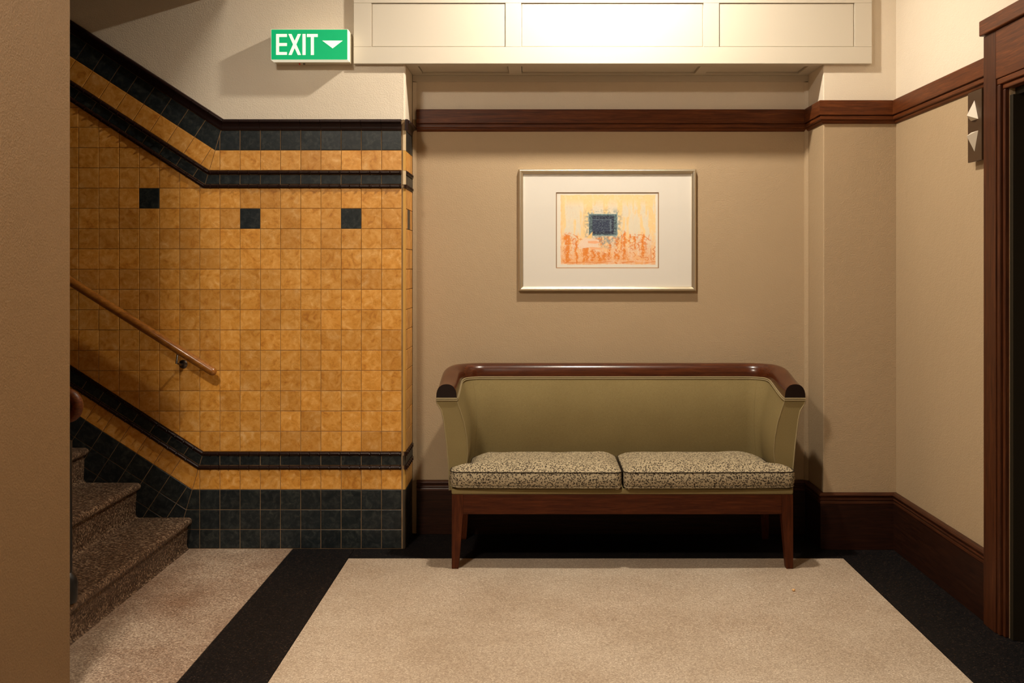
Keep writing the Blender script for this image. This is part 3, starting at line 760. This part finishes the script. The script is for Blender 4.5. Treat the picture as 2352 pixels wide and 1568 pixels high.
pbox('glass_pane', 'glass', -HW + .012, HW - .012, -.0185, -.0165, -HH + .012, HH - .012)
# printed picture: colours computed on a fine grid
def vnoise(X, Y, seed):
    r = np.random.default_rng(seed); G = r.random((97, 97))
    xi, yi = np.floor(X).astype(int), np.floor(Y).astype(int); fx, fy = X - xi, Y - yi
    fx = fx * fx * (3 - 2 * fx); fy = fy * fy * (3 - 2 * fy); g = lambda a, b: G[a % 97, b % 97]
    return (g(xi, yi) * (1 - fx) + g(xi + 1, yi) * fx) * (1 - fy) + (g(xi, yi + 1) * (1 - fx) + g(xi + 1, yi + 1) * fx) * fy
def fbm(X, Y, seed, o=4): return sum(vnoise(X * 2 ** i, Y * 2 ** i, seed + i) * .5 ** i for i in range(o)) / sum(.5 ** i for i in range(o))
NXp, NYp = 300, 220
A = np.linspace(265, 1828, NXp); B = np.linspace(190, 1338, NYp); GX, GY = np.meshgrid(A, B)    # coordinates of the zoomed print
lin = lambda c: np.array(srgb(*c)[:3])
def blend(C, msk, col): return C * (1 - msk[..., None]) + lin(col) * msk[..., None]
sst = lambda e0_, e1_, x_: (lambda t_: t_ * t_ * (3 - 2 * t_))(np.clip((x_ - e0_) / (e1_ - e0_), 0, 1))
C = np.ones((NYp, NXp, 3)) * lin((246, 214, 160))
ptch = sst(.46, .55, fbm(GX / 62, GY / 330, 1)) * sst(230, 420, GY)
C = blend(C, ptch * .9, (228, 221, 204))
C = blend(C, sst(.58, .66, fbm(GX / 40, GY / 60, 11)) * .35, (240, 226, 200))
C = blend(C, sst(760, 1250, GY + 160 * (fbm(GX / 60, GY / 120, 5) - .5)) * .8, (243, 190, 142))
C = blend(C, sst(.56, .62, fbm(GX / 26, GY / 40, 21)) * sst(800, 950, GY) * .8, (242, 214, 186))
edge = sst(60, 0, GX - 265) * .3 + sst(1120, 1330, GY) * .5
C = blend(C, np.clip(edge * fbm(GX / 30, GY / 30, 31), 0, 1), (240, 150, 70))
stk = [(385, 40, 830, 1300), (530, 17, 860, 1300), (665, 32, 1060, 1290), (700, 22, 1040, 1280), (805, 30, 1090, 1280), (900, 26, 1130, 1280), (975, 28, 1130, 1270), (1070, 14, 990, 1210), (1215, 18, 1130, 1260),
       (1315, 24, 800, 1250), (1480, 14, 840, 1080), (1620, 22, 830, 1200), (1400, 14, 830, 1000), (1200, 20, 870, 1030), (1265, 12, 850, 1100), (930, 18, 880, 1010), (880, 16, 870, 1000), (1050, 14, 870, 950), (340, 18, 840, 960), (1160, 16, 1120, 1240)]
for i, (x0, hw, ya, yb_) in enumerate(stk):
    wob = (vnoise(np.full_like(GX, i * 7.3), GY / 45, 40) - .5) * 34 + (fbm(GX / 16, GY / 16, 300 + i, 2) - .5) * 18
    wd = hw * (.25 + 1.3 * fbm(np.full_like(GX, i * 3.1), GY / 34, 60 + i, 3))
    m_ = sst(1.3, .8, np.abs(GX - x0 - wob) / wd) * sst(ya - 30, ya + 30, GY + 60 * (fbm(GX / 12, GY / 12, 330 + i, 2) - .5)) * sst(yb_ + 25, yb_ - 15, GY)
    m_ = m_ * sst(.30, .42, fbm(GX / 17, GY / 20, 360 + i, 3))
    C = blend(C, m_ * .95, (230, 134, 46))
    hz_ = sst(3.2, 1.1, np.abs(GX - x0 - wob) / wd) * sst(ya, ya + 80, GY) * sst(yb_ + 25, yb_ - 15, GY) * sst(.50, .58, fbm(GX / 11, GY / 11, 400 + i, 3))
    C = blend(C, hz_ * .8, (233, 146, 66))
rs = np.random.default_rng(55)
def scribble(P, wdt, col, al):
    global C
    d_ = np.full(GX.shape, 1e9)
    for (x1, y1), (x2, y2) in zip(P, P[1:]):
        L2_ = (x2 - x1) ** 2 + (y2 - y1) ** 2 + 1e-9
        t_ = np.clip(((GX - x1) * (x2 - x1) + (GY - y1) * (y2 - y1)) / L2_, 0, 1)
        d_ = np.minimum(d_, np.hypot(GX - x1 - t_ * (x2 - x1), GY - y1 - t_ * (y2 - y1)))
    C = blend(C, sst(wdt + 2.5, wdt - 2.5, d_) * al, col)
for k in range(46):
    x_, y_ = rs.uniform(300, 1790), rs.uniform(900, 1310); P = [(x_, y_)]
    for _ in range(rs.integers(2, 5)): x_ += rs.uniform(-55, 55); y_ += rs.uniform(-60, 40); P.append((x_, y_))
    scribble(P, 4.5, (226, 132, 56), .85)
for P in ([(1540, 975), (1660, 970), (1672, 1085), (1560, 1090), (1540, 975)], [(1530, 850), (1590, 848), (1660, 880), (1720, 935), (1748, 935)], [(1748, 1075), (1752, 1260)], [(1590, 1225), (1700, 1220), (1705, 1260), (1680, 1270)]):
    scribble(P, 5, (224, 126, 48), .9)
tex = np.abs(fbm(GX / 30, GY / 30, 77, 4) - .5)
C = blend(C, sst(.028, .008, tex) * sst(860, 1000, GY) * sst(.45, .6, fbm(GX / 150, GY / 150, 90)) * .9, (222, 128, 52))
C = blend(C, sst(.018, .004, np.abs(fbm(GX / 45, GY / 60, 99) - .5)) * sst(700, 640, GY) * .3, (225, 165, 110))
base_l = sst(14, 4, np.abs(GY - 1300 - 8 * np.sin(GX / 60))) * sst(.4, .55, fbm(GX / 120, GY / 8, 101))
C = blend(C, base_l * .8, (228, 130, 52))
# zig-zag at the right edge
zz = 1800 + 22 * (2 * np.abs(((GY / 75) % 1) - .5) - .5) * 2
C = blend(C, sst(9, 4, np.abs(GX - zz)) * sst(1030, 1045, GY) * sst(1260, 1250, GY), (214, 112, 34))
# smoky blue halo and tail
dx_, dy_ = np.abs(GX - 965) - 232, np.abs(GY - 685) - 178
dist = np.hypot(np.maximum(dx_, 0), np.maximum(dy_, 0))
smk = fbm(GX / 26, GY / 26, 120, 5)
C = blend(C, sst(120, -10, dist) * sst(.44, .62, smk) * .8, (122, 146, 150))
C = blend(C, sst(150, 10, np.hypot((GX - 1010) / 1.7, (GY - 960) / 1.0)) * sst(.40, .62, fbm(GX / 22, GY / 22, 130, 5)) * .85, (140, 155, 158))
inR = lambda x0, x1, y0, y1, s_=5: sst(x0 - s_, x0 + s_, GX) * sst(x1 + s_, x1 - s_, GX) * sst(y0 - s_, y0 + s_, GY) * sst(y1 + s_, y1 - s_, GY)
C = blend(C, inR(728, 1200, 505, 868), (150, 178, 182))
C = blend(C, inR(736, 1192, 514, 856) * (.75 + .25 * sst(.35, .6, fbm(GX / 14, GY / 14, 140))), (58, 78, 88))
C = blend(C, inR(736, 1192, 514, 856) * sst(.56, .66, fbm(GX / 18, GY / 18, 141)) * .7, (120, 150, 156))
C = blend(C, inR(790, 1142, 536, 836), (32, 40, 66))
C = blend(C, inR(792, 1105, 590, 795), (44, 56, 84))
C = blend(C, inR(1075, 1100, 590, 795, 8) * .6, (110, 130, 145))
C = blend(C, inR(792, 1105, 590, 605, 6) * .5, (110, 130, 145))
C = blend(C, inR(740, 1190, 515, 856) * sst(.64, .7, vnoise(GX / 7, GY / 7, 150)) * .35, (150, 170, 180))
# coloured torn-paper shapes
tri = (np.sign((GX - 690) * (795 - 905) - (GY - 905) * (792 - 690)) > 0)
def tri_m(P, s_=6):
    m_ = np.ones_like(GX); a_ = area(P)
    for (x1, y1), (x2, y2) in zip(P, P[1:] + P[:1]):
        L_ = math.hypot(x2 - x1, y2 - y1); d_ = ((x2 - x1) * (GY - y1) - (y2 - y1) * (GX - x1)) / L_ * (1 if a_ > 0 else -1); m_ = m_ * sst(-s_, s_, d_)
    return m_
C = blend(C, tri_m([(540, 1050), (600, 940), (700, 885), (900, 935), (880, 1050)]) * .9, (240, 216, 196))
C = blend(C, tri_m([(792, 795), (782, 910), (690, 905)]), (246, 206, 140))
C = blend(C, tri_m([(715, 950), (850, 945), (910, 972), (840, 995), (720, 985)]), (244, 182, 140))
C = blend(C, tri_m([(740, 1048), (900, 1058), (980, 1075), (900, 1092), (760, 1085)]), (243, 184, 140))
C = blend(C, tri_m([(560, 1062), (740, 1040), (740, 1052), (570, 1076)]), (240, 222, 205))
# uneven edges of the impression
ed = np.minimum(np.minimum(GX - 265, 1828 - GX), np.minimum(GY - 190, 1338 - GY)) + 26 * (fbm(GX / 40, GY / 40, 160) - .62)
C = blend(C, sst(6, -4, ed), (238, 231, 218))
C = np.clip(C * (0.96 + .08 * rng.random((NYp, NXp, 1))), 0, 1)
V = []; Fc = []
for jy in range(NYp):
    for ix in range(NXp):
        a, b = q(1250 + A[ix] / 7.128, 420 + B[jy] / 7.128); V.append((a, -.0068, b))
for jy in range(NYp - 1):
    for ix in range(NXp - 1): k = jy * NXp + ix; Fc.append((k, k + NXp, k + NXp + 1, k + 1))
me = bpy.data.meshes.new('printed_image'); me.from_pydata(V, [], Fc)
ca = me.color_attributes.new('print', 'FLOAT_COLOR', 'POINT')
ca.data.foreach_set('color', np.concatenate([C.reshape(-1, 3), np.ones((NXp * NYp, 1))], 1).astype(np.float32).ravel())
link('printed_image', me, 'print', pc)
tag(pc, 'framed abstract print in orange and blue on the niche wall', 'picture')

# ------------------------------------------------------------------ sofa
CX = .3925; HA = .823; YA = -.24; YK = .19; RC = .16
sofa = empty('sofa', (CX, 0, 0))
def upath():
    P = []
    for k in range(9): P.append((-HA, YA + (.03 - YA) * k / 8, -1, 0))
    for k in range(1, 12): a = math.pi - math.pi / 2 * k / 11; P.append((-HA + RC + RC * math.cos(a), .03 + RC * math.sin(a), math.cos(a), math.sin(a)))
    for k in range(1, 16): P.append((-HA + RC + (2 * HA - 2 * RC) * k / 16, YK, 0, 1))
    for k in range(12): a = math.pi / 2 - math.pi / 2 * k / 11; P.append((HA - RC + RC * math.cos(a), .03 + RC * math.sin(a), math.cos(a), math.sin(a)))
    for k in range(1, 9): P.append((HA, .03 - (.03 - YA) * k / 8, 1, 0))
    return P
UP = upath()
def rz(y): t_ = min(1, max(0, (y - YA) / (.12 - YA))); return .779 + (.838 - .779) * t_ * t_ * (3 - 2 * t_) * .6 + (.838 - .779) * t_ * .4
def usweep(name, m, prof_fn, parent=sofa, angle=40):
    V = []; Fc = []; n = None
    for x, y, nx_, ny_ in UP:
        pr = prof_fn(rz(y), y); n = len(pr)
        V += [(x + nx_ * o_, y + ny_ * o_, z) for o_, z in pr]
    L_ = len(UP)
    for i in range(L_ - 1):
        for k in range(n): Fc.append((i * n + k, i * n + (k + 1) % n, (i + 1) * n + (k + 1) % n, (i + 1) * n + k))
    Fc.append(tuple(range(n))); Fc.append(tuple((L_ - 1) * n + k for k in range(n)))
    return link(name, mesh(name, V, Fc, angle=angle), m, parent)
Z0 = .345; WR = .0485
def rail_prof(h, y):
    P = []
    for k in range(15):
        a = math.pi * k / 14; c_, s_ = math.cos(a), math.sin(a)
        P.append((WR * (abs(c_) ** .85) * (1 if c_ > 0 else -1), h + .004 + .062 * s_ ** .8))
    return [(WR, h + .0005)] + P + [(-WR, h + .0005)]
usweep('top_rail', 'sofa_wood', rail_prof)
outer = [(.0475, 1.0), (.0475, .965), (.044, .94), (.036, .91), (.024, .865), (.014, .76), (.0, .5), (-.010, .25), (-.014, 0)]
inner = [(-.0475, 1.0), (-.052, .95), (-.066, .86), (-.082, .74), (-.096, .57), (-.1005, .42), (-.094, .25), (-.078, .1), (-.076, 0)]
inner_back = [(-.0475, 1.0), (-.056, .95), (-.073, .86), (-.086, .74), (-.090, .62), (-.086, .47), (-.074, .30), (-.058, .12), (-.055, 0)]
def shell_inner(h, y):
    b_ = min(1, max(0, (y - .03) / .16)) ** 1.2
    return [((1 - b_) * a[0] + b_ * c[0], Z0 + ((1 - b_) * a[1] + b_ * c[1]) * (h - Z0)) for a, c in zip(inner, inner_back)]
usweep('upholstered_shell', 'olive', lambda h, y: [(o_, Z0 + f_ * (h - Z0)) for o_, f_ in outer] + shell_inner(h, y)[::-1])
for s_ in (0, -1):                       # arm tips: stained end grain, darkened further to look unlit
    x, y, nx_, ny_ = UP[s_]; pr = rail_prof(rz(y), y); n = len(pr)
    V = [(x + nx_ * o_ * .985, YA - .0015, z - .0005) for o_, z in pr] + [(x + nx_ * o_ * .985, YA + .001, z - .0005) for o_, z in pr]
    link('arm_end_cap', mesh('arm_end_cap', V, [tuple(range(n)), tuple(range(n, 2 * n))] + [(k, (k + 1) % n, n + (k + 1) % n, n + k) for k in range(n)]), 'shaded_end_grain', sofa)
# double welt under the rail, across the arm fronts and around
def welt(dz, r, off):
    pts = [(UP[0][0] + UP[0][2] * (WR + off - .002), YA - .003, rz(YA) + dz)]
    for x, y, nx_, ny_ in UP: pts.append((x - nx_ * (WR + off), (y - ny_ * (WR + off)) - (.003 if abs(y - YA) < 1e-6 else 0), rz(y) + dz))
    pts.append((UP[-1][0] + UP[-1][2] * (WR + off - .002), YA - .003, rz(YA) + dz))
    tube_obj('welt', 'piping', pts, r, sofa, 7)
welt(-.0015, .0036, .002); welt(-.0095, .0036, .0035)
for s_ in (0, -1):
    x, y, nx_, ny_ = UP[s_]; h = rz(y)
    tube_obj('arm_piping', 'piping', [(x + nx_ * o_, YA - .001, Z0 + f_ * (h - Z0)) for o_, f_ in outer[1:]], .0032, sofa, 6)
    tube_obj('arm_seam', 'piping', [(x + nx_ * o_, YA - .0002, Z0 + f_ * (h - Z0)) for o_, f_ in inner[:7]], .0016, sofa, 6)
for i in (15, len(UP) - 16):
    x, y, nx_, ny_ = UP[i]; h = rz(y)
    tube_obj('back_seam', 'olive', [(x + nx_ * (o_ + .0004), y + ny_ * (o_ + .0004), z_) for o_, z_ in shell_inner(h, y)[1:]], .0016, sofa, 6)
HB = .792; YQ = -.332
link('seat_base', box_mesh(-HB, HB, YQ, .17, Z0, .3725, .008, 3), 'olive', sofa)
link('apron', box_mesh(-HB + .052, HB - .052, YQ + .006, YQ + .03, .2525, .3448, .002), 'apron', sofa)
for s_ in (-1, 1): link('side_rail', box_mesh(min(s_ * (HB - .03), s_ * (HB - .006)), max(s_ * (HB - .03), s_ * (HB - .006)), YQ + .0505, .12, .2525, .3448, .002), 'sofa_leg', sofa)
link('back_stretcher', box_mesh(-HB + .052, HB - .052, .14, .165, .2525, .3448, .002), 'sofa_leg', sofa)
def leg(sx, front):
    zs = [0, .006, .25, .3448]; V = []
    for z in zs:
        f_ = z / .3448; wd = .032 + (.052 - .032) * min(1, f_ * 1.35); wy = .034 + .018 * f_
        xo = HB - .001 * f_ - .001; g = .002 if z == 0 else 0
        x0, x1 = sx * (xo - g), sx * (xo - wd + g)
        if front: y0, y1 = YQ + .003 + g, YQ + .003 + wy - g
        else: lean = .05 * (1 - f_); y0, y1 = .118 + lean + g, .118 + wy + lean - g
        V += [(x0, y0, z), (x1, y0, z), (x1, y1, z), (x0, y1, z)]
    Fc = [(0, 1, 2, 3), (12, 13, 14, 15)]
    for i in range(3): Fc += [(i * 4 + k, i * 4 + (k + 1) % 4, i * 4 + 4 + (k + 1) % 4, i * 4 + 4 + k) for k in range(4)]
    link('leg', mesh('leg', V, Fc), 'sofa_leg', sofa)
for sx_ in (-1, 1):
    for fr_ in (True, False): leg(sx_, fr_)
tag(sofa, 'olive upholstered two seat sofa with a polished brown top rail', 'sofa')

# seat cushions (T shaped, boxed, piped)
def cushion(side, seed, label):
    r_ = np.random.default_rng(seed)
    ys = np.unique(np.concatenate([-.35 + .04 * (1 - np.cos(np.linspace(0, math.pi / 2, 7))), np.linspace(-.31, -.255, 5), np.linspace(-.25, -.205, 9), np.linspace(-.2, -.06, 9), -.03 + .10 * np.sin(np.linspace(0, math.pi / 2, 9))]))
    U = np.concatenate([[0, .012, .03], np.linspace(.06, .94, 34), [.97, .988, 1]])
    YFr, YBk = ys[0], ys[-1]
    def xmax(y):
        v = .797
        if y < YFr + .035: t_ = (YFr + .035 - y) / .035; v -= .035 * (1 - math.sqrt(max(0, 1 - t_ * t_)))
        t_ = min(1, max(0, (y + .252) / .05)); v -= .082 * t_ * t_ * (3 - 2 * t_)
        if y > -.03: t_ = (y + .03) / .10; v -= .10 * (1 - math.sqrt(max(0, 1 - t_ * t_)))
        return v
    def xmin(y):
        v = .0052
        if y < YFr + .03: t_ = (YFr + .03 - y) / .03; v += .03 * (1 - math.sqrt(max(0, 1 - t_ * t_)))
        if y > YBk - .04: t_ = (y - YBk + .04) / .04; v += .04 * (1 - math.sqrt(max(0, 1 - t_ * t_)))
        return v
    G = np.zeros((len(ys), len(U), 2))
    for i, y in enumerate(ys):
        a, b = xmin(y), xmax(y)
        for k, u_ in enumerate(U):
            x_ = a + (b - a) * u_; fade = max(0, 1 - (y - YFr) / .3)
            G[i, k] = (x_, y - .014 * (1 - (x_ / .8) ** 2) * fade)
    NR, NC = len(ys), len(U)
    loop = [(0, k) for k in range(NC)] + [(i, NC - 1) for i in range(1, NR)] + [(NR - 1, k) for k in range(NC - 2, -1, -1)] + [(i, 0) for i in range(NR - 2, 0, -1)]
    B_ = np.array([G[i, k] for i, k in loop]); Bn = np.roll(B_, -1, 0)
    flat = G.reshape(-1, 2)
    seg = Bn - B_; L2 = (seg ** 2).sum(1) + 1e-12
    T_ = np.clip(((flat[:, None] - B_[None]) * seg[None]).sum(2) / L2, 0, 1)
    dd = np.sqrt((((B_[None] + T_[..., None] * seg[None]) - flat[:, None]) ** 2).sum(2)).min(1).reshape(NR, NC)
    crown = 1 - (1 - np.clip(dd / .13, 0, 1)) ** 2.2
    bumpy = fbm(G[..., 0] * 7 + seed, G[..., 1] * 7 + 3, 200 + seed, 2) - .5
    ZE = .4525
    Zt = ZE + .036 * crown + .012 * bumpy * crown
    def pt(x_, y_, z_): return (side * x_, y_, z_)
    V = [pt(G[i, k, 0], G[i, k, 1], Zt[i, k]) for i in range(NR) for k in range(NC)]; Fc = []
    for i in range(NR - 1):
        for k in range(NC - 1): a = i * NC + k; Fc.append((a, a + 1, a + NC + 1, a + NC))
    tang = np.roll(B_, -1, 0) - np.roll(B_, 1, 0); tl = np.hypot(tang[:, 0], tang[:, 1])[:, None]; tang = tang / np.maximum(tl, 1e-9); nrm = np.stack([tang[:, 1], -tang[:, 0]], 1)
    prev = [i * NC + k for i, k in loop]; nl = len(loop)
    sag = .004 * np.sin(B_[:, 0] * 9 + seed)
    for oz, zz in ((.0035, ZE - .012), (.005, ZE - .035), (.001, ZE - .056), (-.008, ZE - .070), (-.026, .3732)):
        cur = []
        for m_, (b_, n_) in enumerate(zip(B_, nrm)):
            o_ = oz
            if b_[0] < .03: o_ = min(o_, 0.0) if b_[1] > YFr + .03 else o_ * .3
            cur.append(len(V)); V.append(pt(b_[0] + n_[0] * o_, b_[1] + n_[1] * o_, zz + (sag[m_] * .3 if zz > .38 else 0)))
        for m_ in range(nl): Fc.append((prev[m_], prev[(m_ + 1) % nl], cur[(m_ + 1) % nl], cur[m_]))
        prev = cur
    Fc.append(tuple(prev))
    root = link('seat_cushion', mesh('seat_cushion', V, Fc, angle=70), 'leopard', None, (CX, 0, 0))
    tube_obj('piping', 'piping_dark', [pt(b_[0] + n_[0] * .0012, b_[1] + n_[1] * .0012, ZE) for b_, n_ in zip(B_[::2], nrm[::2])], .0022, root, 6, True)
    tube_obj('lower_piping', 'leopard', [pt(b_[0] + n_[0] * -.002, b_[1] + n_[1] * -.002, ZE - .068) for b_, n_ in zip(B_[::2], nrm[::2])], .0028, root, 6, True)
    tag(root, label, 'cushion', 'speckled sofa seat cushions')
cushion(-1, 3, 'speckled beige seat cushion on the tiled wall end of the sofa')
cushion(1, 8, 'speckled beige seat cushion on the lift door end of the sofa')

# crumb on the floor
bm = bmesh.new(); bmesh.ops.create_icosphere(bm, subdivisions=1, radius=.0085)
for v in bm.verts:
    v.co.x *= random.uniform(.8, 1.1); v.co.y *= random.uniform(.7, 1.0); v.co.z = max(-.0062, v.co.z * random.uniform(.7, .95))
me = bpy.data.meshes.new('crumb'); bm.to_mesh(me); bm.free()
yc = 1.4 * F / (1358 - VY) - D0
tag(link('crumb', me, 'crumb', None, (PX(1823, -(D0 - 1.4 * F / (1358 - VY))), -(D0 - 1.4 * F / (1358 - VY)), .0064)), 'tiny pale orange crumb lying on the beige floor', 'crumb')
